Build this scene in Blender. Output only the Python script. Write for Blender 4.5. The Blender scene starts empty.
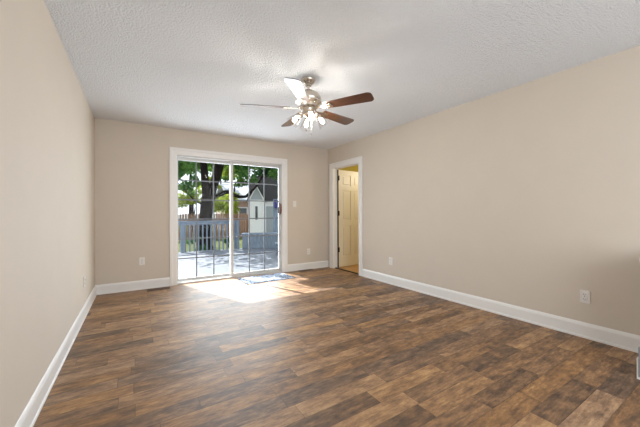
import bpy, bmesh, math, random
import numpy as np
from mathutils import Vector, Matrix

R = math.radians
S = bpy.context.scene
C = S.collection
random.seed(7)

# ------------------------------------------------------------------ camera
cam_data = bpy.data.cameras.new('camera')
cam_data.sensor_width = 36.0
cam_data.lens = 36.0 * 292.694 / 640.0
cam_data.shift_y = -0.0007
cam_data.clip_start = 0.05
cam_data.clip_end = 300
cam = bpy.data.objects.new('camera', cam_data)
C.objects.link(cam)
cam.matrix_world = (Matrix.Translation((0, 0, 1.1176)) @ Matrix.Rotation(R(-32.159), 4, 'Z')
                    @ Matrix.Rotation(R(90), 4, 'X') @ Matrix.Rotation(R(-0.2), 4, 'Z'))
S.camera = cam

# ------------------------------------------------------------------ world, sun, daylight, exposure
world = bpy.data.worlds.new('sky')
S.world = world
world.use_nodes = True
wn = world.node_tree
wn.nodes['Background'].inputs['Color'].default_value = (0.86, 0.93, 1.0, 1)
wn.nodes['Background'].inputs['Strength'].default_value = 1.5

sun_d = bpy.data.lights.new('sun', 'SUN')
sun_d.energy = 12.5
sun_d.angle = R(0.53)
sun_d.color = (1.0, 0.98, 0.95)
sun = bpy.data.objects.new('sun', sun_d)
C.objects.link(sun)
SUN_DIR = Vector((-0.339, 0.941, 1.146)).normalized()
sun.rotation_euler = SUN_DIR.to_track_quat('Z', 'Y').to_euler()
sun.location = (-3, 12, 14)


def area_light(name, loc, rot, sx, sy, energy, color):
    d = bpy.data.lights.new(name, 'AREA')
    d.shape = 'RECTANGLE'
    d.size = sx
    d.size_y = sy
    d.energy = energy
    d.color = color
    o = bpy.data.objects.new(name, d)
    C.objects.link(o)
    o.location = loc
    o.rotation_euler = rot
    return o


# fill lamp added behind the camera, set at a made-up window
area_light('near_fill_light', (1.45, -1.62, 1.35), (R(90), 0, 0), 3.2, 1.9, 62, (0.92, 0.96, 1.0))
# sky and deck light entering through the sliding glass door
area_light('patio_door_daylight', (1.80, 5.68, 1.08), (R(-90), 0, R(-24)), 2.1, 2.1, 102, (0.84, 0.93, 1.0))
# unseen lamp added to brighten the room beyond the doorway
nl = bpy.data.lights.new('next_room_light', 'POINT')
nl.energy = 34
nl.color = (1.0, 0.90, 0.72)
nl.shadow_soft_size = .12
nlo = bpy.data.objects.new('next_room_light', nl)
C.objects.link(nlo)
nlo.location = (4.9, 4.1, 2.0)

vs = S.view_settings
vs.view_transform = 'Standard'
vs.look = 'None'
vs.gamma = 1.0
vs.use_curve_mapping = False
vs.exposure = 0.28


# ------------------------------------------------------------------ materials
def mat(name, color=(.8, .8, .8), rough=.5, metal=0.0, spec=.5, coat=0.0, emit=None, estr=0.0):
    m = bpy.data.materials.new(name)
    m.use_nodes = True
    b = m.node_tree.nodes['Principled BSDF']
    b.inputs['Base Color'].default_value = (*color, 1)
    b.inputs['Roughness'].default_value = rough
    b.inputs['Metallic'].default_value = metal
    b.inputs['Specular IOR Level'].default_value = spec
    b.inputs['Coat Weight'].default_value = coat
    b.inputs['Coat Roughness'].default_value = .15
    if emit:
        b.inputs['Emission Color'].default_value = (*emit, 1)
        b.inputs['Emission Strength'].default_value = estr
    return m


def nd(m, t, **kw):
    n = m.node_tree.nodes.new(t)
    for k, v in kw.items():
        setattr(n, k, v)
    return n


def lk(m, a, b):
    m.node_tree.links.new(a, b)


def bsdf(m):
    return m.node_tree.nodes['Principled BSDF']


def mth(m, op, a, b=None):
    n = nd(m, 'ShaderNodeMath', operation=op)
    for i, v in enumerate((a, b)):
        if v is None:
            continue
        if isinstance(v, (int, float)):
            n.inputs[i].default_value = v
        else:
            lk(m, v, n.inputs[i])
    return n.outputs[0]


def noise(m, vec, scale, detail=3, rough=.5):
    n = nd(m, 'ShaderNodeTexNoise')
    n.inputs['Scale'].default_value = scale
    n.inputs['Detail'].default_value = detail
    n.inputs['Roughness'].default_value = rough
    if vec is not None:
        lk(m, vec, n.inputs['Vector'])
    return n


def ramp(m, fac, stops):
    n = nd(m, 'ShaderNodeValToRGB')
    cr = n.color_ramp
    while len(cr.elements) < len(stops):
        cr.elements.new(.5)
    for e, (p, c) in zip(cr.elements, stops):
        e.position = p
        e.color = (*c, 1)
    lk(m, fac, n.inputs['Fac'])
    return n.outputs['Color']


def objco(m):
    return nd(m, 'ShaderNodeTexCoord').outputs['Object']


def scaled(m, vec, s):
    n = nd(m, 'ShaderNodeVectorMath', operation='MULTIPLY')
    lk(m, vec, n.inputs[0])
    n.inputs[1].default_value = s
    return n.outputs[0]


def bump(m, h, strength, dist):
    n = nd(m, 'ShaderNodeBump')
    n.inputs['Strength'].default_value = strength
    n.inputs['Distance'].default_value = dist
    lk(m, h, n.inputs['Height'])
    lk(m, n.outputs['Normal'], bsdf(m).inputs['Normal'])


def mottled(name, c1, c2, scale, rough=.6, stretch=(1, 1, 1), bstr=0, bdist=.005, **kw):
    m = mat(name, c1, rough, **kw)
    co = scaled(m, objco(m), stretch)
    n = noise(m, co, scale, 4, .6)
    lk(m, ramp(m, n.outputs['Fac'], [(.3, c1), (.7, c2)]), bsdf(m).inputs['Base Color'])
    if bstr:
        bump(m, n.outputs['Fac'], bstr, bdist)
    return m


M_wall = mottled('tan_wall_paint', (.60, .535, .455), (.62, .55, .468), 3, .75, bstr=0)
_n = noise(M_wall, objco(M_wall), 160, 2)
bump(M_wall, _n.outputs['Fac'], .12, .002)
M_ceil = mat('popcorn_ceiling', (.88, .90, .925), .95, spec=.1)
_co = objco(M_ceil)
_v = nd(M_ceil, 'ShaderNodeTexVoronoi')
_v.inputs['Scale'].default_value = 82
lk(M_ceil, _co, _v.inputs['Vector'])
_n = noise(M_ceil, _co, 170, 3, .7)
_h = mth(M_ceil, 'ADD', mth(M_ceil, 'MULTIPLY', _v.outputs['Distance'], -1.0), _n.outputs['Fac'])
bump(M_ceil, _h, 1.0, .011)
M_trim = mat('white_trim_paint', (.80, .79, .77), .35)
M_door_paint = mat('cream_door_paint', (.74, .69, .58), .4)
M_vinyl = mat('white_vinyl', (.58, .58, .57), .5)
M_grid = mat('grille_bar_grey', (.15, .16, .18), .4)
M_bronze = mat('dark_bronze', (.035, .025, .02), .4, metal=.7)
M_plate = mat('white_plastic', (.76, .73, .70), .35)
M_slot = mat('dark_slot', (.08, .075, .07), .5)
M_nickel = mat('brushed_nickel', (.62, .56, .49), .24, metal=1.0)
M_redwood = mottled('red_wood_handle', (.085, .010, .006), (.14, .022, .010), 30, .5)
M_grey = mat('grey_grille_metal', (.32, .33, .34), .5, metal=.2)
M_yellow = mat('olive_yellow_paint', (.60, .50, .10), .75)
M_honey = mottled('honey_wood_floor', (.40, .20, .07), (.52, .29, .11), 4, .35, stretch=(2, 14, 2))
M_vent = mat('brown_vent_metal', (.10, .055, .03), .45, metal=.3)
M_bulb = mat('lit_bulb', (1, .9, .75), .4, emit=(1.0, .94, .85), estr=310)

# wood plank vinyl floor
M_floor = mat('brown_plank_floor', (.15, .08, .04), .34, spec=.6)


def floor_nodes(m):
    co = objco(m)
    sep = nd(m, 'ShaderNodeSeparateXYZ')
    lk(m, co, sep.inputs[0])
    W, L = .127, .62
    row = mth(m, 'FLOOR', mth(m, 'DIVIDE', sep.outputs['Y'], W))
    wr = nd(m, 'ShaderNodeTexWhiteNoise', noise_dimensions='1D')
    lk(m, row, wr.inputs['W'])
    xs = mth(m, 'ADD', mth(m, 'DIVIDE', sep.outputs['X'], L), mth(m, 'MULTIPLY', wr.outputs['Value'], 7.3))
    col = mth(m, 'FLOOR', xs)
    cmb = nd(m, 'ShaderNodeCombineXYZ')
    lk(m, row, cmb.inputs[0])
    lk(m, col, cmb.inputs[1])
    wn2 = nd(m, 'ShaderNodeTexWhiteNoise', noise_dimensions='2D')
    lk(m, cmb.outputs[0], wn2.inputs['Vector'])
    rnd = wn2.outputs['Value']
    # grain coordinates, shifted per plank
    off = nd(m, 'ShaderNodeVectorMath', operation='MULTIPLY_ADD')
    lk(m, wn2.outputs['Color'], off.inputs[0])
    off.inputs[1].default_value = (9, 9, 9)
    lk(m, co, off.inputs[2])
    grain = noise(m, scaled(m, off.outputs[0], (5.0, 40, 1)), 1.8, 8, .75)
    blot = noise(m, scaled(m, off.outputs[0], (4.0, 11.0, 1)), 1.7, 7, .72)
    t = mth(m, 'ADD', mth(m, 'MULTIPLY', rnd, .22),
            mth(m, 'ADD', mth(m, 'MULTIPLY', grain.outputs['Fac'], .50), mth(m, 'MULTIPLY', blot.outputs['Fac'], .90)))
    c = ramp(m, mth(m, 'SUBTRACT', t, .33),
             [(.24, (.055, .036, .026)), (.40, (.150, .086, .048)), (.56, (.31, .175, .088)), (.76, (.54, .34, .165))])
    # greyer planks
    hs = nd(m, 'ShaderNodeHueSaturation')
    lk(m, c, hs.inputs['Color'])
    lk(m, mth(m, 'ADD', .92, mth(m, 'MULTIPLY', wr.outputs['Value'], .2)), hs.inputs['Saturation'])
    # seams
    fy = mth(m, 'FRACT', mth(m, 'DIVIDE', sep.outputs['Y'], W))
    fx = mth(m, 'FRACT', xs)
    sy = mth(m, 'LESS_THAN', fy, .022)
    sx = mth(m, 'LESS_THAN', fx, .005)
    seam = mth(m, 'MAXIMUM', sx, sy)
    mx = nd(m, 'ShaderNodeMix', data_type='RGBA')
    lk(m, mth(m, 'MULTIPLY', seam, .6), mx.inputs['Factor'])
    lk(m, hs.outputs['Color'], mx.inputs['A'])
    mx.inputs['B'].default_value = (.03, .02, .014, 1)
    lk(m, mx.outputs['Result'], bsdf(m).inputs['Base Color'])
    lk(m, mth(m, 'ADD', .43, mth(m, 'MULTIPLY', grain.outputs['Fac'], .16)), bsdf(m).inputs['Roughness'])
    bump(m, grain.outputs['Fac'], .12, .002)


floor_nodes(M_floor)

M_walnut = mottled('walnut_blade', (.045, .017, .010), (.105, .042, .023), 3, .3, stretch=(3, 22, 3), coat=.8)


def clear_glass(name, tint=(1, 1, 1), amount=1.0, rough=.02):
    m = bpy.data.materials.new(name)
    m.use_nodes = True
    nt = m.node_tree
    nt.nodes.clear()
    out = nt.nodes.new('ShaderNodeOutputMaterial')
    tr = nt.nodes.new('ShaderNodeBsdfTransparent')
    tr.inputs['Color'].default_value = (*tint, 1)
    gl = nt.nodes.new('ShaderNodeBsdfGlossy')
    gl.inputs['Roughness'].default_value = rough
    fr = nt.nodes.new('ShaderNodeFresnel')
    fr.inputs['IOR'].default_value = 1.45
    mu = nt.nodes.new('ShaderNodeMath')
    mu.operation = 'MULTIPLY'
    mu.inputs[1].default_value = amount
    mix = nt.nodes.new('ShaderNodeMixShader')
    geo = nt.nodes.new('ShaderNodeNewGeometry')
    inv = nt.nodes.new('ShaderNodeMath')          # reflect on the entry face only (no false inner reflection)
    inv.operation = 'SUBTRACT'
    inv.inputs[0].default_value = 1.0
    nt.links.new(geo.outputs['Backfacing'], inv.inputs[1])
    mu2 = nt.nodes.new('ShaderNodeMath')
    mu2.operation = 'MULTIPLY'
    nt.links.new(fr.outputs[0], mu.inputs[0])
    nt.links.new(mu.outputs[0], mu2.inputs[0])
    nt.links.new(inv.outputs[0], mu2.inputs[1])
    nt.links.new(mu2.outputs[0], mix.inputs[0])
    nt.links.new(tr.outputs[0], mix.inputs[1])
    nt.links.new(gl.outputs[0], mix.inputs[2])
    nt.links.new(mix.outputs[0], out.inputs[0])
    return m


M_pane = clear_glass('window_glass', (.985, .99, .99), .22)
M_shade = clear_glass('clear_shade_glass', (.97, .96, .95), .55, .06)


def leaf_mat(name, c1, c2, trans=.5):
    m = bpy.data.materials.new(name)
    m.use_nodes = True
    nt = m.node_tree
    nt.nodes.clear()
    out = nt.nodes.new('ShaderNodeOutputMaterial')
    tc = nt.nodes.new('ShaderNodeTexCoord')
    nz = nt.nodes.new('ShaderNodeTexNoise')
    nz.inputs['Scale'].default_value = 2.2
    nz.inputs['Detail'].default_value = 3
    nt.links.new(tc.outputs['Object'], nz.inputs['Vector'])
    rp = nt.nodes.new('ShaderNodeValToRGB')
    rp.color_ramp.elements[0].position = .35
    rp.color_ramp.elements[0].color = (*c1, 1)
    rp.color_ramp.elements[1].position = .65
    rp.color_ramp.elements[1].color = (*c2, 1)
    nt.links.new(nz.outputs['Fac'], rp.inputs['Fac'])
    df = nt.nodes.new('ShaderNodeBsdfDiffuse')
    tl = nt.nodes.new('ShaderNodeBsdfTranslucent')
    mix = nt.nodes.new('ShaderNodeMixShader')
    mix.inputs[0].default_value = trans
    nt.links.new(rp.outputs[0], df.inputs[0])
    nt.links.new(rp.outputs[0], tl.inputs[0])
    nt.links.new(df.outputs[0], mix.inputs[1])
    nt.links.new(tl.outputs[0], mix.inputs[2])
    nt.links.new(mix.outputs[0], out.inputs[0])
    return m


M_leaf = leaf_mat('oak_leaf_green', (.035, .095, .03), (.075, .16, .04), .35)
M_leaf_y = leaf_mat('yellow_green_leaf', (.20, .29, .04), (.36, .42, .07), .5)
M_leaf_m = leaf_mat('mid_green_leaf', (.06, .14, .03), (.13, .24, .05), .4)
M_leaf_d = leaf_mat('dark_evergreen_leaf', (.018, .05, .022), (.035, .085, .03), .25)
M_bark = mottled('dark_bark', (.007, .0055, .0055), (.028, .022, .019), 5, .95, spec=.1, stretch=(4, 4, 1), bstr=.8, bdist=.04)
M_deck = mottled('blue_grey_deck_paint', (.30, .36, .44), (.40, .46, .54), 1.4, .6)
M_deckfloor = mottled('pale_deck_paint', (.12, .14, .178), (.155, .175, .212), 1.1, .6)
M_rail = mottled('blue_grey_rail_paint', (.12, .165, .235), (.165, .215, .29), 3, .6)
M_siding = mat('white_siding', (.78, .77, .80), .6)
M_greyboard = mat('pale_grey_board', (.33, .36, .40), .6)
M_shingle = mottled('charcoal_shingles', (.012, .012, .013), (.045, .043, .045), 14, .9, bstr=.5, bdist=.02)
M_darkglass = mat('dark_window_glass', (.04, .05, .055), .1)
M_fence = mottled('weathered_fence_wood', (.13, .075, .045), (.24, .15, .10), 2.5, .9, stretch=(6, 6, 1))
M_navy = mat('navy_blue_paint', (.015, .02, .16), .45)
M_terracotta = mat('dark_plastic_pot', (.03, .03, .032), .5)


def brick_mat():
    m = mat('pink_brick', (.45, .25, .2), .85)
    b = nd(m, 'ShaderNodeTexBrick')
    b.inputs['Color1'].default_value = (.46, .25, .19, 1)
    b.inputs['Color2'].default_value = (.36, .19, .15, 1)
    b.inputs['Mortar'].default_value = (.6, .55, .5, 1)
    b.inputs['Scale'].default_value = 5
    mp = nd(m, 'ShaderNodeMapping')
    mp.inputs['Rotation'].default_value = (R(90), 0, 0)
    lk(m, objco(m), mp.inputs['Vector'])
    lk(m, mp.outputs[0], b.inputs['Vector'])
    lk(m, b.outputs['Color'], bsdf(m).inputs['Base Color'])
    return m


M_brick = brick_mat()


def grass_mat():
    m = mat('lawn_grass', (.1, .2, .03), .9, spec=.1)
    n = noise(m, objco(m), 1.3, 6, .7)
    lk(m, ramp(m, n.outputs['Fac'], [(.3, (.035, .055, .02)), (.55, (.075, .088, .03)), (.75, (.13, .125, .055))]),
       bsdf(m).inputs['Base Color'])
    n2 = noise(m, objco(m), 30, 3)
    bump(m, n2.outputs['Fac'], .6, .05)
    return m


M_grass = grass_mat()


def rug_mat():
    m = mat('woven_mat', (.5, .55, .65), .95, spec=.1)
    co = objco(m)
    w = nd(m, 'ShaderNodeTexWave', wave_type='BANDS', bands_direction='Y', wave_profile='SIN')
    w.inputs['Scale'].default_value = 5.5
    w.inputs['Distortion'].default_value = 9
    w.inputs['Detail'].default_value = 2
    w.inputs['Detail Scale'].default_value = 2.2
    lk(m, co, w.inputs['Vector'])
    n = noise(m, co, 16, 3)
    f = mth(m, 'ADD', mth(m, 'MULTIPLY', w.outputs['Fac'], .65), mth(m, 'MULTIPLY', n.outputs['Fac'], .4))
    lk(m, ramp(m, f, [(.30, (.04, .06, .11)), (.5, (.13, .17, .25)), (.70, (.42, .46, .52))]), bsdf(m).inputs['Base Color'])
    n2 = noise(m, co, 220, 2)
    bump(m, n2.outputs['Fac'], .5, .004)
    return m


M_rug = rug_mat()


# ------------------------------------------------------------------ mesh helpers
class MB:
    def __init__(self):
        self.bm = bmesh.new()

    def box(self, x0, x1, y0, y1, z0, z1, mtx=None):
        v = [self.bm.verts.new(p) for p in ((x0, y0, z0), (x1, y0, z0), (x1, y1, z0), (x0, y1, z0),
                                            (x0, y0, z1), (x1, y0, z1), (x1, y1, z1), (x0, y1, z1))]
        for f in ((3, 2, 1, 0), (4, 5, 6, 7), (0, 1, 5, 4), (1, 2, 6, 5), (2, 3, 7, 6), (3, 0, 4, 7)):
            self.bm.faces.new([v[i] for i in f])
        if mtx is not None:
            for q in v:
                q.co = mtx @ q.co
        return self

    def bevbox(self, x0, x1, y0, y1, z0, z1, r=.004, seg=2, mtx=None):
        t = bmesh.new()
        bmesh.ops.create_cube(t, size=1)
        for v in t.verts:
            v.co = Vector(((x0 + x1) / 2 + v.co.x * (x1 - x0), (y0 + y1) / 2 + v.co.y * (y1 - y0), (z0 + z1) / 2 + v.co.z * (z1 - z0)))
        bmesh.ops.bevel(t, geom=t.edges[:], offset=r, segments=seg, affect='EDGES', profile=.5)
        self.add(t, mtx)
        return self

    def add(self, t, mtx=None):
        mp = {}
        for v in t.verts:
            mp[v] = self.bm.verts.new(mtx @ v.co if mtx is not None else v.co)
        for f in t.faces:
            try:
                self.bm.faces.new([mp[v] for v in f.verts])
            except ValueError:
                pass
        t.free()

    def poly(self, pts, thick_vec):
        """closed prism: polygon pts extruded by thick_vec"""
        a = [self.bm.verts.new(p) for p in pts]
        b = [self.bm.verts.new(Vector(p) + Vector(thick_vec)) for p in pts]
        n = len(pts)
        self.bm.faces.new(a[::-1])
        self.bm.faces.new(b)
        for i in range(n):
            self.bm.faces.new((a[i], a[(i + 1) % n], b[(i + 1) % n], b[i]))
        return self

    def lathe(self, prof, seg=32, mtx=None, flute=0.0, nfl=0):
        rings = []
        for (r, z) in prof:
            ring = []
            for i in range(seg):
                a = 2 * math.pi * i / seg
                rr = r * (1 + flute * math.cos(nfl * a))
                p = Vector((rr * math.cos(a), rr * math.sin(a), z))
                ring.append(self.bm.verts.new(mtx @ p if mtx is not None else p))
            rings.append(ring)
        for k in range(len(rings) - 1):
            for i in range(seg):
                j = (i + 1) % seg
                self.bm.faces.new((rings[k][i], rings[k][j], rings[k + 1][j], rings[k + 1][i]))
        if prof[0][0] > 1e-4:
            pass
        return self, rings

    def cap(self, ring):
        try:
            self.bm.faces.new(ring)
        except ValueError:
            pass

    def tube(self, pts, radii, seg=10, caps=True):
        pts = [Vector(p) for p in pts]
        if not hasattr(radii, '__len__'):
            radii = [radii] * len(pts)
        rings = []
        prev = None
        for i, p in enumerate(pts):
            d = (pts[min(i + 1, len(pts) - 1)] - pts[max(i - 1, 0)]).normalized()
            if prev is None:
                up = Vector((0, 0, 1)) if abs(d.z) < .9 else Vector((1, 0, 0))
                n = d.cross(up).normalized()
            else:
                n = (prev - d * prev.dot(d)).normalized()
            prev = n
            bb = d.cross(n)
            rings.append([self.bm.verts.new(p + (n * math.cos(2 * math.pi * k / seg) + bb * math.sin(2 * math.pi * k / seg)) * radii[i])
                          for k in range(seg)])
        for a, b in zip(rings, rings[1:]):
            for k in range(seg):
                j = (k + 1) % seg
                self.bm.faces.new((a[k], a[j], b[j], b[k]))
        if caps:
            self.cap(rings[0][::-1])
            self.cap(rings[-1])
        return self

    def sweep(self, prof, path_start, path_end, up=Vector((0, 0, 1)), out=Vector((0, -1, 0))):
        """profile (o,u) swept straight between two points"""
        A, B = Vector(path_start), Vector(path_end)
        a = [self.bm.verts.new(A + out * o + up * u) for o, u in prof]
        b = [self.bm.verts.new(B + out * o + up * u) for o, u in prof]
        n = len(prof)
        self.bm.faces.new(a)
        self.bm.faces.new(b[::-1])
        for i in range(n):
            self.bm.faces.new((a[i], b[i], b[(i + 1) % n], a[(i + 1) % n]))
        return self

    def build(self, name, m, parent=None, smooth=False, loc=None):
        bmesh.ops.recalc_face_normals(self.bm, faces=self.bm.faces[:])
        me = bpy.data.meshes.new(name)
        self.bm.to_mesh(me)
        self.bm.free()
        me.materials.append(m)
        if smooth:
            me.polygons.foreach_set('use_smooth', [True] * len(me.polygons))
            try:
                me.set_sharp_from_angle(angle=R(40))
            except Exception:
                pass
        o = bpy.data.objects.new(name, me)
        C.objects.link(o)
        if parent is not None:
            o.parent = parent
        if loc is not None:
            o.location = loc
        return o


def tag(o, label=None, cat=None, group=None, kind=None):
    if label:
        o['label'] = label
    if cat:
        o['category'] = cat
    if group:
        o['group'] = group
    if kind:
        o['kind'] = kind
    return o


def empty(name, loc=(0, 0, 0), rz=0.0):
    o = bpy.data.objects.new(name, None)
    o.empty_display_size = .1
    C.objects.link(o)
    o.location = loc
    o.rotation_euler = (0, 0, rz)
    return o


def struct(o, label, cat):
    return tag(o, label, cat, kind='structure')


def copy_tree(o, parent=None):
    c = o.copy()
    C.objects.link(c)
    c.parent = parent
    for ch in [q for q in bpy.data.objects if q.parent == o]:
        copy_tree(ch, c)
    return c


# ------------------------------------------------------------------ room shell
XL, XR, YB, YN, H = -0.478, 3.380, 5.061, -1.5, 2.44
TB, TS = .16, .12                    # wall thicknesses
# sliding door rough opening / doorway opening
SX0, SX1, SZ1 = .492, 2.360, 2.055
DY0, DY1, DZ1 = 4.055, 4.885, 2.03

struct(MB().box(XL - .1, XR + .06, YN - .1, YB + .02, -.08, 0).build('floor', M_floor),
       'brown wood plank floor of the empty room', 'floor')
struct(MB().box(XL - .1, XR + .06, YN - .1, YB + TB, H, H + .1).build('ceiling', M_ceil),
       'white popcorn textured ceiling', 'ceiling')
struct(MB().box(XL - .1, XL, YN - .1, YB + TB, 0, H).build('wall_left', M_wall), 'long plain tan wall on the left', 'wall')
wb = MB()
wb.box(XL, SX0, YB, YB + TB, 0, H)
wb.box(SX1, XR + TS, YB, YB + TB, 0, H)
wb.box(SX0, SX1, YB, YB + TB, SZ1, H)
struct(wb.build('wall_back', M_wall), 'tan far wall around the sliding patio door', 'wall')
wr = MB()
wr.box(XR, XR + TS, YN - .1, DY0, 0, H)
wr.box(XR, XR + TS, DY1, YB, 0, H)
wr.box(XR, XR + TS, DY0, DY1, DZ1, H)
struct(wr.build('wall_right', M_wall), 'long tan wall on the right with the doorway', 'wall')
NW0, NW1, NZ0, NZ1 = -.15, 3.05, .4, 2.3
wnr = MB()
wnr.box(XL, NW0, YN - .1, YN, 0, H)
wnr.box(NW1, XR, YN - .1, YN, 0, H)
wnr.box(NW0, NW1, YN - .1, YN, 0, NZ0)
wnr.box(NW0, NW1, YN - .1, YN, NZ1, H)
struct(wnr.build('wall_near', M_wall), 'tan wall behind the viewer with an opening added for fill light', 'wall')
w1 = struct(empty('fill_window', ((NW0 + NW1) / 2, YN - .05, NZ0)), 'unseen white window added behind the viewer for fill light', 'window')  # made-up window, added so fill light can enter from behind the camera
f = MB()
hw, hh = (NW1 - NW0) / 2, NZ1 - NZ0
f.box(-hw, hw, -.04, .04, 0, .05).box(-hw, hw, -.04, .04, hh - .05, hh)
for xx in (-hw, -hw / 3 - .025, hw / 3 - .025, hw - .05):
    f.box(xx, xx + .05, -.04, .04, .05, hh - .05)
f.build('window_frame', M_trim, w1)

# baseboards: profile out from wall / up
BB = [(0, 0), (.017, 0), (.017, .016), (.013, .022), (.013, .108), (.009, .122), (.004, .133), (0, .136)]


def baseboard(name, a, b, out, label):
    o = MB().sweep(BB, a, b, out=Vector(out)).build(name, M_trim)
    return struct(o, label, 'baseboard')


baseboard('baseboard_left', (XL, YN, 0), (XL, YB, 0), (1, 0, 0), 'white baseboard along the left wall')
baseboard('baseboard_back', (XL, YB, 0), (.437, YB, 0), (0, -1, 0), 'white baseboard left of the patio door')
baseboard('baseboard_back.001', (2.437, YB, 0), (XR, YB, 0), (0, -1, 0), 'short white baseboard between patio door and corner')
baseboard('baseboard_right', (XR, YN, 0), (XR, 3.977, 0), (-1, 0, 0), 'white baseboard along the right wall')


def casing(name, p0, p1, ztop, width, axis, face, out, label):
    """door casing with mitred look: two legs and a head with a raised back band"""
    m = MB()
    prof = [(0, 0), (.010, 0), (.014, .02), (.016, .06), (.022, .075), (.022, width), (0, width)]

    def P(a, z):
        return Vector((a, face, z)) if axis == 'x' else Vector((face, a, z))
    A = Vector((1, 0, 0)) if axis == 'x' else Vector((0, 1, 0))
    # legs
    for s, a in ((-1, p0), (1, p1)):
        lo = [P(a + s * u, 0) + out * o for o, u in prof]
        hi = [P(a + s * u, ztop + u) + out * o for o, u in prof]
        va = [m.bm.verts.new(v) for v in lo]
        vb = [m.bm.verts.new(v) for v in hi]
        n = len(prof)
        m.bm.faces.new(va)
        m.bm.faces.new(vb[::-1])
        for i in range(n):
            m.bm.faces.new((va[i], vb[i], vb[(i + 1) % n], va[(i + 1) % n]))
    va = [m.bm.verts.new(P(p0 - u, ztop + u) + out * o) for o, u in prof]
    vb = [m.bm.verts.new(P(p1 + u, ztop + u) + out * o) for o, u in prof]
    n = len(prof)
    m.bm.faces.new(va)
    m.bm.faces.new(vb[::-1])
    for i in range(n):
        m.bm.faces.new((va[i], vb[i], vb[(i + 1) % n], va[(i + 1) % n]))
    return struct(m.build(name, M_trim), label, 'door casing')


casing('trim_1', .545, 2.335, 2.04, .105, 'x', YB, Vector((0, -1, 0)), 'wide white casing around the sliding patio door')
casing('trim_2', DY0 + .012, DY1 - .012, 2.02, .10, 'y', XR, Vector((-1, 0, 0)), 'white casing around the doorway in the right wall')
# jambs of the doorway with stop
jm = MB()
jm.box(XR - .002, XR + TS + .002, DY0, DY0 + .018, 0, DZ1)
jm.box(XR - .002, XR + TS + .002, DY1 - .018, DY1, 0, DZ1)
jm.box(XR - .002, XR + TS + .002, DY0 + .018, DY1 - .018, DZ1 - .018, DZ1)
jm.box(XR + .04, XR + .07, DY0 + .018, DY0 + .03, 0, DZ1 - .018)
jm.box(XR + .04, XR + .07, DY0 + .018, DY1 - .018, DZ1 - .03, DZ1 - .018)
struct(jm.build('trim_3', M_trim), 'white jamb lining the doorway opening', 'door jamb')
struct(MB().box(XR + .035, XR + .075, DY0 + .018, DY1 - .018, 0, .012).build('trim_4', M_bronze),
       'dark metal threshold strip under the open doorway', 'threshold')

# ------------------------------------------------------------------ sliding patio door
d1 = struct(empty('door_1', (1.435, YB + .08, 0)), 'white sliding glass patio door with grilles', 'sliding door')
X0, X1 = SX0 - 1.435, SX1 - 1.435
fr = MB()
fr.box(X0, X0 + .035, -.08, .07, 0, SZ1).box(X1 - .035, X1, -.08, .07, 0, SZ1)
fr.box(X0 + .035, X1 - .035, -.08, .07, SZ1 - .04, SZ1)
fr.box(X0 + .035, X1 - .035, -.08, .07, 0, .03)
fr.box(X0 + .035, X1 - .035, -.035, -.025, .03, .042).box(X0 + .035, X1 - .035, .015, .025, .03, .042)
fr.build('door_frame', M_vinyl, d1)


def sash(x0, x1, yc, name):
    z0, z1 = .032, SZ1 - .042
    s = MB()
    st = .042
    s.box(x0, x0 + st, yc - .018, yc + .018, z0, z1).box(x1 - st, x1, yc - .018, yc + .018, z0, z1)
    s.box(x0 + st, x1 - st, yc - .018, yc + .018, z0, z0 + .048).box(x0 + st, x1 - st, yc - .018, yc + .018, z1 - .042, z1)
    o = s.build(name, M_vinyl, d1)
    gx0, gx1, gz0, gz1 = x0 + st, x1 - st, z0 + .048, z1 - .042
    MB().box(gx0, gx1, yc - .003, yc + .003, gz0, gz1).build('glass_pane', M_pane, o)
    g = MB()
    b = .009
    for i in (1, 2):
        xx = gx0 + (gx1 - gx0) * i / 3
        g.box(xx - b, xx + b, yc - .012, yc - .004, gz0, gz1)
    for i in range(1, 6):
        zz = gz0 + (gz1 - gz0) * i / 6
        g.box(gx0, gx1, yc - .0118, yc - .0042, zz - b, zz + b)
    g.build('grille', M_grid, o)
    return o


sash(X0 + .035, -.008, .02, 'fixed_panel')
sp = sash(-.050, X1 - .035, -.03, 'sliding_panel')
hx = X1 - .06
h = MB()
h.tube([(hx, -.05, 1.10), (hx, -.085, 1.115), (hx, -.10, 1.16), (hx, -.10, 1.24), (hx, -.085, 1.285), (hx, -.05, 1.30)],
       [.011, .015, .017, .017, .015, .011], 12)
h.build('door_handle', M_redwood, sp, True)['label'] = 'dark red wooden pull handle'
MB().bevbox(hx - .032, hx - .014, -.062, -.045, 1.12, 1.24, .003).build('latch_plate', M_bronze, sp)

# ------------------------------------------------------------------ open six panel door
HX, HY = XR + TS - .004, DY1 - .02
d2 = struct(empty('door_2', (HX, HY, 0), R(6.0)), 'cream six panel door standing open in the doorway', 'door')
LW, LH, LT = .775, 2.0, .035
lf = MB()
y0, y1 = -LT + .017, .017
st = .10
rows = [(.012, .22), (.85, .97), (1.58, 1.68), (1.90, 2.0)]     # rails
lf.box(.0, st, y0, y1, .012, LH).box(LW - st, LW, y0, y1, .012, LH).box(LW / 2 - .045, LW / 2 + .045, y0, y1, .012, LH)
for a, b in rows:
    lf.box(st, LW / 2 - .045, y0, y1, a, b).box(LW / 2 + .045, LW - st, y0, y1, a, b)
for (za, zb) in ((.22, .85), (.97, 1.58), (1.68, 1.90)):
    for (xa, xb) in ((st, LW / 2 - .045), (LW / 2 + .045, LW - st)):
        lf.box(xa, xb, y0 + .011, y1 - .011, za, zb)
        lf.bevbox(xa + .028, xb - .028, y0 + .003, y1 - .003, za + .028, zb - .028, .008, 1)
leaf = lf.build('door_leaf', M_door_paint, d2)
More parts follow.
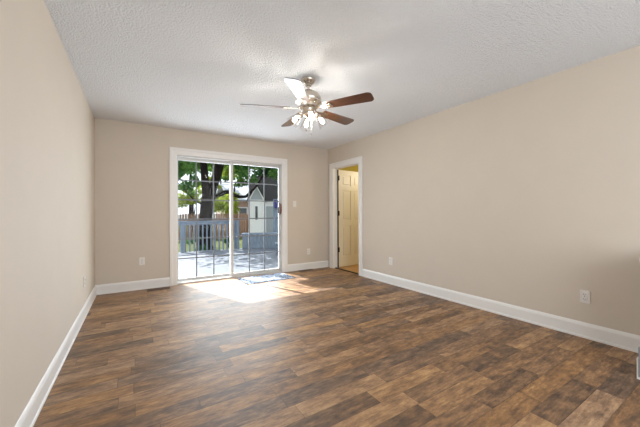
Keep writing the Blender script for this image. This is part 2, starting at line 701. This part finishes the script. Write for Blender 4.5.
for zz in (.37, 1.11, 1.83):
    hg = MB()
    hg.tube([(-.006, y0 - .006, zz - .05), (-.006, y0 - .006, zz + .05)], .009, 10)
    hg.box(-.028, .022, y0 - .004, y0 + .002, zz - .045, zz + .045)
    hg.build('hinge', M_bronze, d2)
MB().box(-.017, -.002, y0 - .0012, y1, .005, LH).build('gap_shade_strip', M_bronze, d2)  # dark strip standing in for the shade in the hinge gap
kb = MB()
kb.lathe([(.0, 0), (.03, 0), (.032, .006), (.012, .012), (.011, .035), (.026, .042), (.03, .055), (.024, .068), (0, .072)], 20,
         Matrix.Translation((LW - .06, y0, .95)) @ Matrix.Rotation(R(90), 4, 'X'))
kb.build('door_knob', M_bronze, d2, True)

# next room
nr = MB()
nr.box(3.38, 6.6, 6.0, 6.1, 0, H).box(6.5, 6.6, 2.5, 6.0, 0, H).box(XR + TS, 6.5, 2.4, 2.5, 0, H)
nr.box(XR + TS - .1, XR + TS, YB + TB, 6.0, 0, H)
struct(nr.build('wall_next_room', M_yellow), 'olive yellow walls of the room beyond the doorway', 'wall')
struct(MB().box(XR + .06, 6.6, 2.4, 6.1, -.08, 0).build('floor_next_room', M_honey), 'honey wood floor beyond the doorway', 'floor')
struct(MB().box(XR + .06, 6.6, 2.4, 6.1, H, H + .1).build('ceiling_next_room', M_yellow), 'ceiling of the room beyond the doorway', 'ceiling')

# ------------------------------------------------------------------ half wall at the right edge
hwl = struct(empty('wall_half', (3.10, .458, 0)), 'low white half wall end at the right edge', 'half wall')
MB().box(-.235, .26, -.06, .06, 0, .775).build('wall_core', M_wall, hwl)
MB().bevbox(-.246, .262, -.07, .07, .775, .81, .006).build('wall_cap', M_wall, hwl)
bs = MB()
bs.box(-.262, -.235, -.075, .075, 0, .14).box(-.262, .262, -.075, -.06, 0, .14).box(-.235, .262, .06, .075, 0, .14)
bs.build('base_trim', M_trim, hwl)
gr = MB()
gr.box(-.269, -.262, -.07, .066, .02, .215)
for k in range(9):
    gr.box(-.273, -.269, -.066, .062, .035 + k * .02, .045 + k * .02)
gr.box(-.262, -.235, -.07, .066, .14, .215)
gr.build('vent_grille', M_grey, hwl)

# ------------------------------------------------------------------ wall plates


def outlet(name, loc, rz, label, switch=False):
    """plate lies in local xz plane and faces local -y"""
    t = empty(name, loc, rz)
    tag(t, label, 'light switch' if switch else 'outlet', None if switch else 'wall outlets')
    MB().bevbox(-.036, .036, -.007, .0, -.058, .058, .004).build('cover_plate', M_plate, t)
    if switch:
        s = MB()
        s.bevbox(-.006, .006, -.019, -.006, -.004, .013, .002, mtx=None)
        s.build('toggle', M_plate, t)
    else:
        for dz in (-.021, .021):
            r = MB()
            r.bevbox(-.017, .017, -.010, -.0065, dz - .014, dz + .014, .003)
            so = r.build('receptacle', M_plate, t)
            q = MB()
            q.box(-.008, -.0055, -.0108, -.0098, dz - .004, dz + .007)
            q.box(.0055, .008, -.0108, -.0098, dz - .003, dz + .006)
            q.box(-.002, .002, -.0108, -.0098, dz - .011, dz - .007)
            q.build('slot', M_slot, so)
    for dz in ((-.046, .046) if switch else (0,)):
        MB().bevbox(-.003, .003, -.0082, -.0065, dz - .003, dz + .003, .0008, 1).build('screw', M_slot, t)
    return t


outlet('wall_outlet', (XR, .951, .366), R(-90), 'white outlet on the right wall nearest the low half wall')
outlet('wall_outlet', (XR, 3.292, .36), R(-90), 'white outlet on the right wall just beside the doorway')
outlet('wall_outlet', (XL, 4.04, .385), R(90), 'white outlet on the left wall near the corner')
outlet('wall_outlet', (.073, YB, .415), 0, 'white outlet on the far wall left of the patio door')
outlet('wall_outlet', (2.908, YB, .352), 0, 'white outlet on the far wall below the light switch')
outlet('light_switch', (2.60, YB, 1.294), 0, 'white light switch beside the patio door', True)


# floor registers
def register(name, loc, w, d, label):
    t = empty(name, loc)
    tag(t, label, 'floor vent', 'floor vents by the patio door')
    m = MB()
    m.box(-w / 2, w / 2, -d / 2, -d / 2 + .012, 0, .006).box(-w / 2, w / 2, d / 2 - .012, d / 2, 0, .006)
    m.box(-w / 2, -w / 2 + .014, -d / 2 + .012, d / 2 - .012, 0, .006).box(w / 2 - .014, w / 2, -d / 2 + .012, d / 2 - .012, 0, .006)
    m.build('rim', M_vent, t)
    g = MB()
    n = 16
    for i in range(n):
        x = -w / 2 + .02 + (w - .04) * i / (n - 1)
        g.box(x - .004, x + .004, -d / 2 + .012, d / 2 - .012, .001, .005)
    g.box(-w / 2 + .014, w / 2 - .014, -.004, .004, .0012, .0052)
    g.build('louver', M_vent, t)
    return t


register('floor_vent', (.28, 4.945, 0), .30, .11, 'brown floor vent left of the patio door')
register('floor_vent', (2.81, 4.985, 0), .30, .10, 'brown floor vent right of the patio door')

# ------------------------------------------------------------------ door mat


def make_mat():
    bm = bmesh.new()
    nx, ny = 60, 34
    w, d = .85, .47
    g = [[None] * (ny + 1) for _ in range(nx + 1)]
    g2 = [[None] * (ny + 1) for _ in range(nx + 1)]
    for i in range(nx + 1):
        for j in range(ny + 1):
            x, y = -w / 2 + w * i / nx, -d / 2 + d * j / ny
            e = max(0, (j / ny - .8) / .2)
            z = .009 + .006 * e * (1 + math.sin(x * 26)) * .5
            yy = y + .010 * e * math.sin(x * 26)
            g[i][j] = bm.verts.new((x, yy, z))
            g2[i][j] = bm.verts.new((x, yy, 0.001 + max(0, z - .0105)))
    for i in range(nx):
        for j in range(ny):
            bm.faces.new((g[i][j], g[i + 1][j], g[i + 1][j + 1], g[i][j + 1]))
            bm.faces.new((g2[i][j], g2[i][j + 1], g2[i + 1][j + 1], g2[i + 1][j]))
    for i in range(nx):
        bm.faces.new((g[i][0], g2[i][0], g2[i + 1][0], g[i + 1][0]))
        bm.faces.new((g[i][ny], g[i + 1][ny], g2[i + 1][ny], g2[i][ny]))
    for j in range(ny):
        bm.faces.new((g[0][j], g[0][j + 1], g2[0][j + 1], g2[0][j]))
        bm.faces.new((g[nx][j], g2[nx][j], g2[nx][j + 1], g[nx][j + 1]))
    m = MB()
    m.bm.free()
    m.bm = bm
    return m


rug = make_mat().build('door_mat', M_rug, None, True, (1.895, 4.73, 0))
rug.rotation_euler = (0, 0, R(1.5))
tag(rug, 'blue grey and white patterned mat in front of the patio door', 'mat')

# ------------------------------------------------------------------ ceiling fan
FX, FY = 1.446, 2.507
fan = tag(empty('ceiling_fan', (FX, FY, 0)), 'five blade ceiling fan with walnut blades and lit glass shades', 'ceiling fan')


def lathe_part(name, prof, m, parent=fan, seg=40, mtx=None):
    b = MB()
    b.lathe(prof, seg, mtx)
    return b.build(name, m, parent, True)


lathe_part('canopy', [(0, 2.44), (.068, 2.44), (.070, 2.432), (.066, 2.422), (.058, 2.408), (.040, 2.392), (.030, 2.384), (.030, 2.374), (0, 2.374)], M_nickel)
lathe_part('downrod', [(0, 2.376), (.013, 2.376), (.013, 2.335), (.022, 2.333), (.024, 2.318), (0, 2.318)], M_nickel, seg=20)
lathe_part('motor_housing', [(0, 2.322), (.035, 2.322), (.072, 2.312), (.104, 2.292), (.122, 2.264), (.126, 2.240), (.120, 2.222), (.128, 2.216),
                             (.128, 2.208), (.108, 2.196), (.086, 2.184), (.084, 2.166), (.090, 2.158), (0, 2.158)], M_nickel)
lathe_part('switch_housing', [(0, 2.158), (.060, 2.158), (.064, 2.150), (.056, 2.135), (.050, 2.105), (.056, 2.095), (.052, 2.082), (.030, 2.068), (.012, 2.060), (.012, 2.050), (0, 2.046)], M_nickel)


def blade_outline():
    pts = []
    r0, r1 = .185, .655
    for t in np.linspace(0, 1, 9):
        pts.append((r0 + (r1 - .04 - r0) * t, -(.052 + .017 * t)))
    for a in np.linspace(-90, 0, 6)[1:]:
        pts.append((r1 - .04 + .04 * math.cos(R(a)), -.029 + .040 * math.sin(R(a))))
    for a in np.linspace(0, 90, 6)[:-1]:
        pts.append((r1 - .04 + .04 * math.cos(R(a)), .029 + .040 * math.sin(R(a))))
    for t in np.linspace(1, 0, 9):
        pts.append((r0 + (r1 - .04 - r0) * t, (.052 + .017 * t)))
    return pts


for k in range(5):
    ang = R(-59.5 + 72 * k)
    B = MB()
    B.poly([(x, y, -.003) for x, y in blade_outline()], (0, 0, .006))
    bl = B.build('blade', M_walnut, fan)
    bl.location = (0, 0, 2.150)
    bl.rotation_euler = (R(-12), 0, ang)
    I = MB()
    I.poly([(.095, -.012, -.011), (.14, -.012, -.011), (.185, -.030, -.011), (.245, -.036, -.011), (.262, 0, -.011), (.245, .036, -.011), (.185, .030, -.011), (.14, .012, -.011), (.095, .012, -.011)], (0, 0, .0065))
    I.tube([(.06, 0, .018), (.085, 0, .012), (.11, 0, -.004)], [.011, .010, .009], 10)
    for sx_, sy_ in ((.205, -.018), (.205, .018), (.235, 0)):
        I.lathe([(0, -.0135), (.006, -.013), (.006, -.010)], 10, Matrix.Translation((sx_, sy_, 0)))
    I.build('blade_iron', M_nickel, bl)

LA = [R(a) for a in (-20, 70, 160, 250)]
for a in LA:
    ca, sa = math.cos(a), math.sin(a)
    base = Vector((.10 * ca, .10 * sa, 2.080))
    axis = Vector((ca * .62, sa * .62, -.785)).normalized()
    q = axis.to_track_quat('Z', 'Y').to_matrix().to_4x4()
    Mx = Matrix.Translation(base) @ q
    arm = MB()
    arm.tube([(.045 * ca, .045 * sa, 2.112), (.075 * ca, .075 * sa, 2.112), (.095 * ca, .095 * sa, 2.10), tuple(base)], .008, 10)
    arm.lathe([(0, -.012), (.016, -.012), (.024, -.002), (.026, .012), (.023, .026), (0, .026)], 20, Mx)
    ar = arm.build('lamp_arm', M_nickel, fan, True)
    sh = MB()
    sh.lathe([(.024, .014), (.034, .026), (.043, .045), (.048, .066), (.053, .088), (.064, .108), (.0625, .108), (.0515, .088), (.0465, .066),
              (.0415, .045), (.0325, .028), (.0225, .016)], 48, Mx, flute=.035, nfl=12)
    sh.build('lamp_shade', M_shade, ar, True)['label'] = 'clear fluted glass shade'
    bu = MB()
    bu.lathe([(0, .02), (.009, .02), (.009, .034), (.013, .046), (.016, .060), (.016, .068), (.012, .078), (.005, .084), (0, .085)], 20, Mx)
    bu.build('bulb', M_bulb, ar, True)['label'] = 'lit warm white bulb'
for dx, dy, L in ((.018, -.02, .15), (-.02, .012, .11)):
    ch = MB()
    ch.tube([(dx, dy, 2.07), (dx, dy, 2.06 - L)], .0015, 6)
    ch.lathe([(0, 2.06 - L), (.004, 2.056 - L), (.006, 2.04 - L), (.003, 2.028 - L), (0, 2.026 - L)], 10, Matrix.Translation((dx, dy, 0)))
    ch.build('pull_chain', M_nickel, fan)

# ================================================================== outside
GZ = -.60            # lawn level
DZ = -.12            # deck level
struct(MB().box(-30, 45, YB + TB, 70, GZ - .1, GZ).build('ground', M_grass), 'green lawn of the back yard', 'lawn')
dk = struct(empty('deck', (0, 0, 0)), 'pale blue grey painted wooden deck outside the door', 'deck')
dm = MB()
y = YB + TB + .002
i = 0
while y < 10.28:
    dm.box(-2.2, 4.7, y, min(y + .14, 10.3), DZ - .04, DZ)
    y += .146
dm.build('deck_board', M_deckfloor, dk)
fs = MB()
fs.box(-2.2, 4.7, 10.26, 10.30, GZ, DZ - .04).box(4.66, 4.7, YB + TB, 10.26, GZ, DZ - .04).box(-2.2, -2.16, YB + TB, 10.26, GZ, DZ - .04)
fs.build('skirt_board', M_rail, dk)

# railing along the far edge
rl = tag(empty('deck_railing', (1.2, 10.2, DZ)), 'blue grey painted wooden railing along the far deck edge', 'railing')
ra, rb = -3.0, 1.86
RT = 1.02
MB().bevbox(ra, rb, -.02, .02, .87, .965, .004).build('top_rail', M_rail, rl)
MB().bevbox(ra, rb, -.07, .07, .965, 1.0, .004).build('rail_cap', M_rail, rl)
for x in (-2.95, -1.45, .04, 1.80):
    MB().bevbox(x - .05, x + .05, -.05, .05, 0, .965, .004).build('post', M_rail, rl)
x = ra + .1
while x < rb - .05:
    if min(abs(x - q) for q in (-2.95, -1.45, .04, 1.80)) > .07:
        MB().box(x - .022, x + .022, .021, .061, -.06, .955).build('baluster', M_rail, rl)
    x += .132

# built in bench with solid board front
A, B = Vector((3.12, 10.05, DZ)), Vector((4.55, 9.35, DZ))
bdir = (B - A).normalized()
bn = tag(empty('deck_bench', A, math.atan2(bdir.y, bdir.x)), 'blue grey built-in deck bench with solid board front', 'bench')
BL = (B - A).length
MB().bevbox(-.03, BL + .03, -.04, .42, .49, .535, .006).build('seat', M_rail, bn)
fb = MB()
n = 11
for k in range(n):
    fb.bevbox(k * BL / n + .003, (k + 1) * BL / n - .003, 0, .025, .01, .49, .003, 1)
fb.build('front_panel', M_rail, bn)
MB().box(0, .025, .025, .40, .0, .49).build('side_panel', M_rail, bn)
MB().box(BL - .025, BL, .025, .40, .0, .49).build('side_panel', M_rail, bn)

# small low bench nearer the door on the right
sb = tag(empty('low_bench', (3.98, 8.05, DZ)), 'low blue grey wooden bench at the right deck side', 'bench')
MB().bevbox(-.42, .42, -.2, .2, .30, .345, .006).build('seat', M_rail, sb)
for sx_ in (-.36, .36):
    for sy_ in (-.15, .15):
        MB().bevbox(sx_ - .03, sx_ + .03, sy_ - .03, sy_ + .03, 0, .30, .004).build('leg', M_rail, sb)

# post with navy box
ps = tag(empty('deck_post', (4.40, 10.02, DZ)), 'blue grey square post behind the deck bench', 'post')
MB().bevbox(-.11, .11, -.06, .06, 0, 1.75, .005).build('shaft', M_rail, ps)
nb = MB().bevbox(-.12, .12, -.05, .05, 0, .29, .01).build('hanging_box', M_navy, None, False, (4.38, 9.90, 1.31))
tag(nb, 'dark navy blue box mounted on the deck post', 'box')


# ------------------------------------------------------------------ foliage
def leaves(name, clusters, m, parent, size=.11, seed=1, origin=Vector((0, 0, 0))):
    rng = np.random.default_rng(seed)
    P = []
    for (cx, cy, cz, rx, ry, rz, n) in clusters:
        d = rng.normal(size=(n, 3))
        d /= np.linalg.norm(d, axis=1)[:, None]
        r = rng.random(n) ** .45
        # break the ball up into clumps
        nk = max(3, n // 90)
        kc = rng.normal(size=(nk, 3))
        kc /= np.linalg.norm(kc, axis=1)[:, None]
        kc *= (rng.random(nk) ** .4)[:, None]
        idx = rng.integers(0, nk, n)
        p = kc[idx] + d * r[:, None] * .42
        P.append(p * np.array([rx, ry, rz]) + np.array([cx, cy, cz]))
    P = np.concatenate(P) - np.array(origin)
    n = len(P)
    u = rng.normal(size=(n, 3))
    u /= np.linalg.norm(u, axis=1)[:, None]
    w = rng.normal(size=(n, 3))
    w -= u * (w * u).sum(1)[:, None]
    w /= np.linalg.norm(w, axis=1)[:, None]
    s = size * (.6 + .8 * rng.random(n))[:, None]
    V = np.stack([P - u * s * .5, P + w * s * .3, P + u * s * .5, P - w * s * .3], 1).reshape(-1, 3)
    me = bpy.data.meshes.new(name)
    me.vertices.add(4 * n)
    me.vertices.foreach_set('co', V.astype(np.float32).ravel())
    me.loops.add(4 * n)
    me.loops.foreach_set('vertex_index', np.arange(4 * n, dtype=np.int32))
    me.polygons.add(n)
    me.polygons.foreach_set('loop_start', np.arange(0, 4 * n, 4, dtype=np.int32))
    me.polygons.foreach_set('loop_total', np.full(n, 4, dtype=np.int32))
    me.update(calc_edges=True)
    me.materials.append(m)
    o = bpy.data.objects.new(name, me)
    C.objects.link(o)
    o.parent = parent
    return o


# ------------------------------------------------------------------ big oak behind the deck
ok = Vector((2.66, 14.0, GZ))
oak = tag(empty('oak_tree', ok), 'large dark-trunked forked tree just beyond the railing', 'tree')


def L(*pts):
    return [Vector(p) - ok for p in pts]


T = MB()
T.tube(L((2.62, 14, GZ - .1), (2.63, 14, -.3), (2.66, 14, .3), (2.70, 14, 1.1), (2.76, 14, 1.75), (2.80, 14, 2.0)),
       [.46, .34, .29, .285, .29, .26], 16)
T.build('trunk', M_bark, oak, True)
l1 = MB()
l1.tube(L((2.74, 14, 1.55), (2.70, 14, 2.2), (2.62, 13.95, 2.9), (2.56, 13.9, 3.6), (2.4, 13.7, 4.8), (2.1, 13.4, 6.0), (1.8, 13.0, 7.0)),
        [.20, .19, .165, .16, .13, .09, .05], 12)
l1.build('limb', M_bark, oak, True)
l2 = MB()
l2.tube(L((2.80, 14, 1.60), (2.95, 14, 2.1), (3.10, 14, 2.65), (3.25, 14.0, 3.2), (3.5, 14, 4.1), (3.9, 14, 5.4), (4.3, 13.8, 6.8)),
        [.20, .19, .2, .21, .17, .12, .06], 12)
l2.build('limb', M_bark, oak, True)
l3 = MB()
l3.tube(L((2.85, 14, 1.72), (3.15, 13.95, 1.92), (3.5, 13.9, 2.10), (3.72, 13.9, 2.13), (3.9, 13.9, 2.0), (4.2, 13.9, 1.90), (4.5, 13.9, 1.93), (4.8, 13.9, 2.2),
           (5.1, 13.9, 2.55), (5.5, 13.9, 3.2)),
        [.10, .095, .10, .11, .085, .075, .07, .065, .06, .04], 10)
l3.build('limb', M_bark, oak, True)
shade_limb = MB()
shade_limb.tube(L((3.25, 14.0, 3.25), (2.75, 12.8, 4.6), (2.0, 11.0, 5.5), (1.2, 9.4, 5.75), (.9, 8.7, 5.75)), [.14, .10, .075, .04, .02], 8)  # out-of-view bough, added to shade the right of the floor sun patch
shade_limb.build('limb', M_bark, oak, True)
l4 = MB()
l4.tube(L((2.72, 14, 1.5), (2.45, 13.9, 1.55), (2.15, 13.8, 1.7), (1.8, 13.7, 2.1), (1.4, 13.5, 2.5)), [.05, .04, .035, .03, .02], 8)
l4.build('limb', M_bark, oak, True)
crown = [
    (3.6, 13.2, 6.0, 3.4, 2.8, 1.7, 8500), (5.0, 12.0, 6.4, 2.4, 2.4, 1.5, 4200), (2.0, 11.9, 6.8, 1.6, 1.8, 1.2, 2000),
    (2.6, 11.0, 5.5, 1.5, 1.1, .8, 2600), (1.08, 8.65, 5.7, .42, .5, .45, 1700), (.30, 9.45, 5.7, .30, .25, .25, 330), (1.4, 9.25, 5.75, .35, .45, .3, 800), (1.35, 12.3, 3.15, .75, .7, .75, 700), (1.75, 12.6, 2.45, .4, .5, .4, 180), (2.5, 12.2, 3.7, .9, .6, .5, 600),  # high clusters towards the house are out of view, added to shade deck and floor
    (3.6, 12.6, 3.55, .9, .6, .5, 650), (4.4, 13.0, 3.2, .7, .6, .5, 330), (5.6, 13.0, 3.6, .9, .7, .7, 600),
    (4.5, 14.6, 2.9, .8, .6, .5, 300),
]
leaves('foliage', crown, M_leaf, oak, .15, 3, ok)


leaves('foliage', [(3.3, 16.2, 3.9, 1.9, .9, .55, 900), (1.9, 15.6, 3.75, .9, .8, .6, 520), (4.9, 16.0, 3.95, 1.2, .8, .5, 600),
                   (1.75, 13.6, 2.15, .45, .4, .25, 150), (4.1, 14.6, 2.75, .6, .5, .3, 180)], M_leaf_m, oak, .15, 4, ok)


def tree(name, loc, clusters, m, label, size=.18, seed=1, trunk_r=.15, height=4.0, cat='tree', group=None):
    o = Vector(loc)
    t = tag(empty(name, o), label, cat, group or 'trees beyond the fence')
    b = MB()
    b.tube([(0, 0, -.05), (.05, 0, height * .4), (-.03, .05, height * .75), (.02, 0, height)],
           [trunk_r * 1.2, trunk_r, trunk_r * .7, trunk_r * .3], 8)
    b.build('trunk', M_bark, t, True)
    leaves('foliage', clusters, m, t, size, seed, o)
    return t


# beyond the fence: loose crowns with sky between them
tree('young_tree', (5.9, 22.6, GZ), [(5.75, 22.6, 1.65, 1.0, .9, 1.0, 1500), (6.3, 22.8, 2.4, .6, .6, .5, 300)], M_leaf_y,
     'small yellow green tree right of the trunk behind the fence', .2, 11, .07, 2.2)
tree('young_tree', (3.55, 22.4, GZ), [(3.45, 22.4, 2.1, 1.0, .8, .75, 1000), (3.0, 22.4, 3.0, .5, .5, .4, 200)], M_leaf_y,
     'small yellow green tree left of the trunk behind the fence', .2, 12, .07, 2.2)
tree('shade_tree', (4.4, 30, GZ), [(4.6, 30, 7.2, 2.3, 2, 1.9, 2600), (4.9, 30, 4.0, .9, .8, .45, 260), (3.7, 29.5, 5.3, .9, 1.0, .7, 500), (6.3, 30, 5.2, 1.3, .9, .9, 600)], M_leaf_m,
     'tall green tree at the left behind the fence', .3, 13, .22, 6)
tree('shade_tree', (8.6, 36, GZ), [(8.4, 36, 8.2, 2.6, 2, 2.2, 2600), (10.4, 36, 6.2, 1.8, 1.4, 1.2, 700)], M_leaf_m,
     'tall green tree in the middle distance above the brick house', .3, 14, .22, 6)
tree('shade_tree', (7.0, 24.5, GZ), [(6.6, 24.5, 4.7, 1.3, 1.0, .8, 1300), (5.4, 24.5, 3.6, .8, .7, .5, 350)], M_leaf_y,
     'loose yellow green tree crown above the long limb', .22, 17, .12, 4.4)
tree('evergreen_tree', (11.2, 24, GZ), [(10.6, 24, 4.6, 2.0, 1.8, 2.2, 4200), (9.6, 23.5, 5.6, 1.0, 1.2, 1.0, 900)], M_leaf_d,
     'dark evergreen tree rising behind the shed roof', .24, 15, .2, 5)

tree('shade_tree', (-4.5, 27, GZ), [(-4.5, 27, 5.0, 2.6, 1.8, 2.2, 3000)], M_leaf_m,
     'broad green tree far left behind the fence', .28, 18, .2, 5)

# shrubs along the yard
for k, (x, yy, s_, lab) in enumerate([(2.05, 12.6, .42, 'low shrub behind the railing left of the trunk'),
                                      (3.5, 12.9, .36, 'low shrub behind the railing right of the trunk'),
                                      (4.55, 8.75, .30, 'small dark shrub beside the low deck bench')]):
    z = GZ if yy > 10 else GZ
    hh_ = s_ if yy > 10 else .55
    t = tag(empty('shrub', (x, yy, z)), lab, 'shrub', 'yard shrubs')
    b = MB()
    b.tube([(0, 0, -.02), (.02, 0, hh_)], .02, 6)
    b.build('stem', M_bark, t)
    leaves('foliage', [(x, yy, z + hh_ + .05, s_, s_, hh_ * .8, 420)], M_leaf_d if k == 2 else M_leaf, t, .08, 30 + k, Vector((x, yy, z)))

# ------------------------------------------------------------------ wooden fence
fn = tag(empty('picket_fence', (4, 20, GZ)), 'brown weathered wooden board fence across the back yard', 'fence')
fp = MB()
x = -7.0
while x < 6.0:
    hgt = 1.72 + random.uniform(-.03, .03)
    w = .13
    fp.poly([(x, 0, .04), (x + w, 0, .04), (x + w, 0, hgt - .05), (x + w / 2, 0, hgt), (x, 0, hgt - .05)], (0, .02, 0))
    x += .155
fp.build('board_panel', M_fence, fn)
MB().box(-7, 6, .021, .06, .35, .43).build('rail', M_fence, fn)
MB().box(-7, 6, .021, .06, 1.25, 1.33).build('rail', M_fence, fn)
for x in np.arange(-7, 6.1, 2.4):
    MB().box(x - .05, x + .05, .061, .15, -.05, 1.6).build('post', M_fence, fn)

# ------------------------------------------------------------------ shed
sd = tag(empty('garden_shed', (6.15, 17.0, GZ), R(-20)), 'white sided garden shed with gable front and dark shingle roof', 'shed')


def siding(m, x0, x1, y0, z0, z1, step=.13):
    z = z0
    while z < z1 - .01:
        zt = min(z + step, z1)
        m.poly([(x0, y0 - .022, z), (x0, y0, z), (x0, y0, zt), (x0, y0 - .006, zt)], (x1 - x0, 0, 0))
        z += step


EZ = 1.90 - GZ
wv = MB()
wv.box(-.40, .43, 0, 1.2, 0, EZ)                                # gable wing core
siding(wv, -.40, .43, 0, .05, EZ)
wv.build('wing_wall', M_siding, sd)
gb = MB()
gb.poly([(-.40, .01, EZ), (.43, .01, EZ), (.015, .01, EZ + .80)], (0, .06, 0))
gb.build('gable', M_greyboard, sd)
mw = MB()
mw.box(.43, 3.0, .45, 2.4, 0, EZ + .05)
siding(mw, .43, 3.0, .45, .05, EZ + .05)
mw.box(-.38, .43, 1.2, 2.4, 0, EZ)
mw.build('main_wall', M_siding, sd)
tr = MB()
tr.poly([(.43, -.06, EZ - .02), (.56, -.06, EZ - .10), (.035, -.06, EZ + .90), (.0, -.06, EZ + .83)], (0, .05, 0))
tr.poly([(-.40, -.06, EZ - .02), (-.53, -.06, EZ - .10), (-.005, -.06, EZ + .90), (.03, -.06, EZ + .83)], (0, .05, 0))
tr.box(-.42, -.34, -.035, 0, 0, EZ).box(.37, .45, -.035, 0, 0, EZ)
tr.box(-.40, .43, -.03, 0, EZ - .04, EZ + .03)
tr.box(.45, 3.02, .36, .44, EZ - .08, EZ + .04)
tr.build('trim_board', M_siding, sd)
rf = MB()
# main roof: front and back slopes
rf.poly([(-.55, .25, EZ - .02), (3.2, .25, EZ - .02), (3.2, 1.4, EZ + 1.58), (-.35, 1.4, EZ + 1.58)], (0, .05, .06))
rf.poly([(-.35, 1.4, EZ + 1.58), (3.2, 1.4, EZ + 1.58), (3.2, 2.6, EZ - .02), (-.55, 2.6, EZ - .02)], (0, -.05, .06))
# wing roof
rf.poly([(.58, -.08, EZ - .12), (.02, -.08, EZ + .88), (.02, 1.1, EZ + .88), (.58, 1.1, EZ - .12)], (.04, 0, .06))
rf.poly([(-.55, -.08, EZ - .12), (.02, -.08, EZ + .88), (.02, 1.1, EZ + .88), (-.55, 1.1, EZ - .12)], (-.04, 0, .06))
rf.build('roof', M_shingle, sd)
sw = MB()
sw.box(-.09, .11, -.04, -.02, EZ - 1.20, EZ - .32)
swo = sw.build('window', M_siding, sd)
MB().box(-.06, .08, -.05, -.041, EZ - 1.16, EZ - .36).build('pane', M_darkglass, swo)
MB().box(.60, 1.30, .40, .43, .05, EZ - .35).build('door_panel', M_greyboard, sd)

# ------------------------------------------------------------------ brick house far behind
hs = tag(empty('brick_house', (10.0, 27, GZ)), 'pink brick house beyond the fence left of the shed', 'house')
MB().box(-2.6, 4, 0, 6, 0, 3.0).build('wall', M_brick, hs)
r_ = MB()
r_.poly([(-2.9, -.4, 2.9), (4.4, -.4, 2.9), (4.4, 3, 4.6), (-2.9, 3, 4.6)], (0, .05, .1))
r_.poly([(-2.9, 3, 4.6), (4.4, 3, 4.6), (4.4, 6.4, 2.9), (-2.9, 6.4, 2.9)], (0, -.05, .1))
r_.build('roof', M_greyboard, hs)
for x in (-2.0, -.6):
    w_ = MB().box(x, x + .9, -.05, -.001, 1.0, 2.3).build('window', M_siding, hs)
    MB().box(x + .1, x + .8, -.06, -.051, 1.1, 2.2).build('pane', M_darkglass, w_)
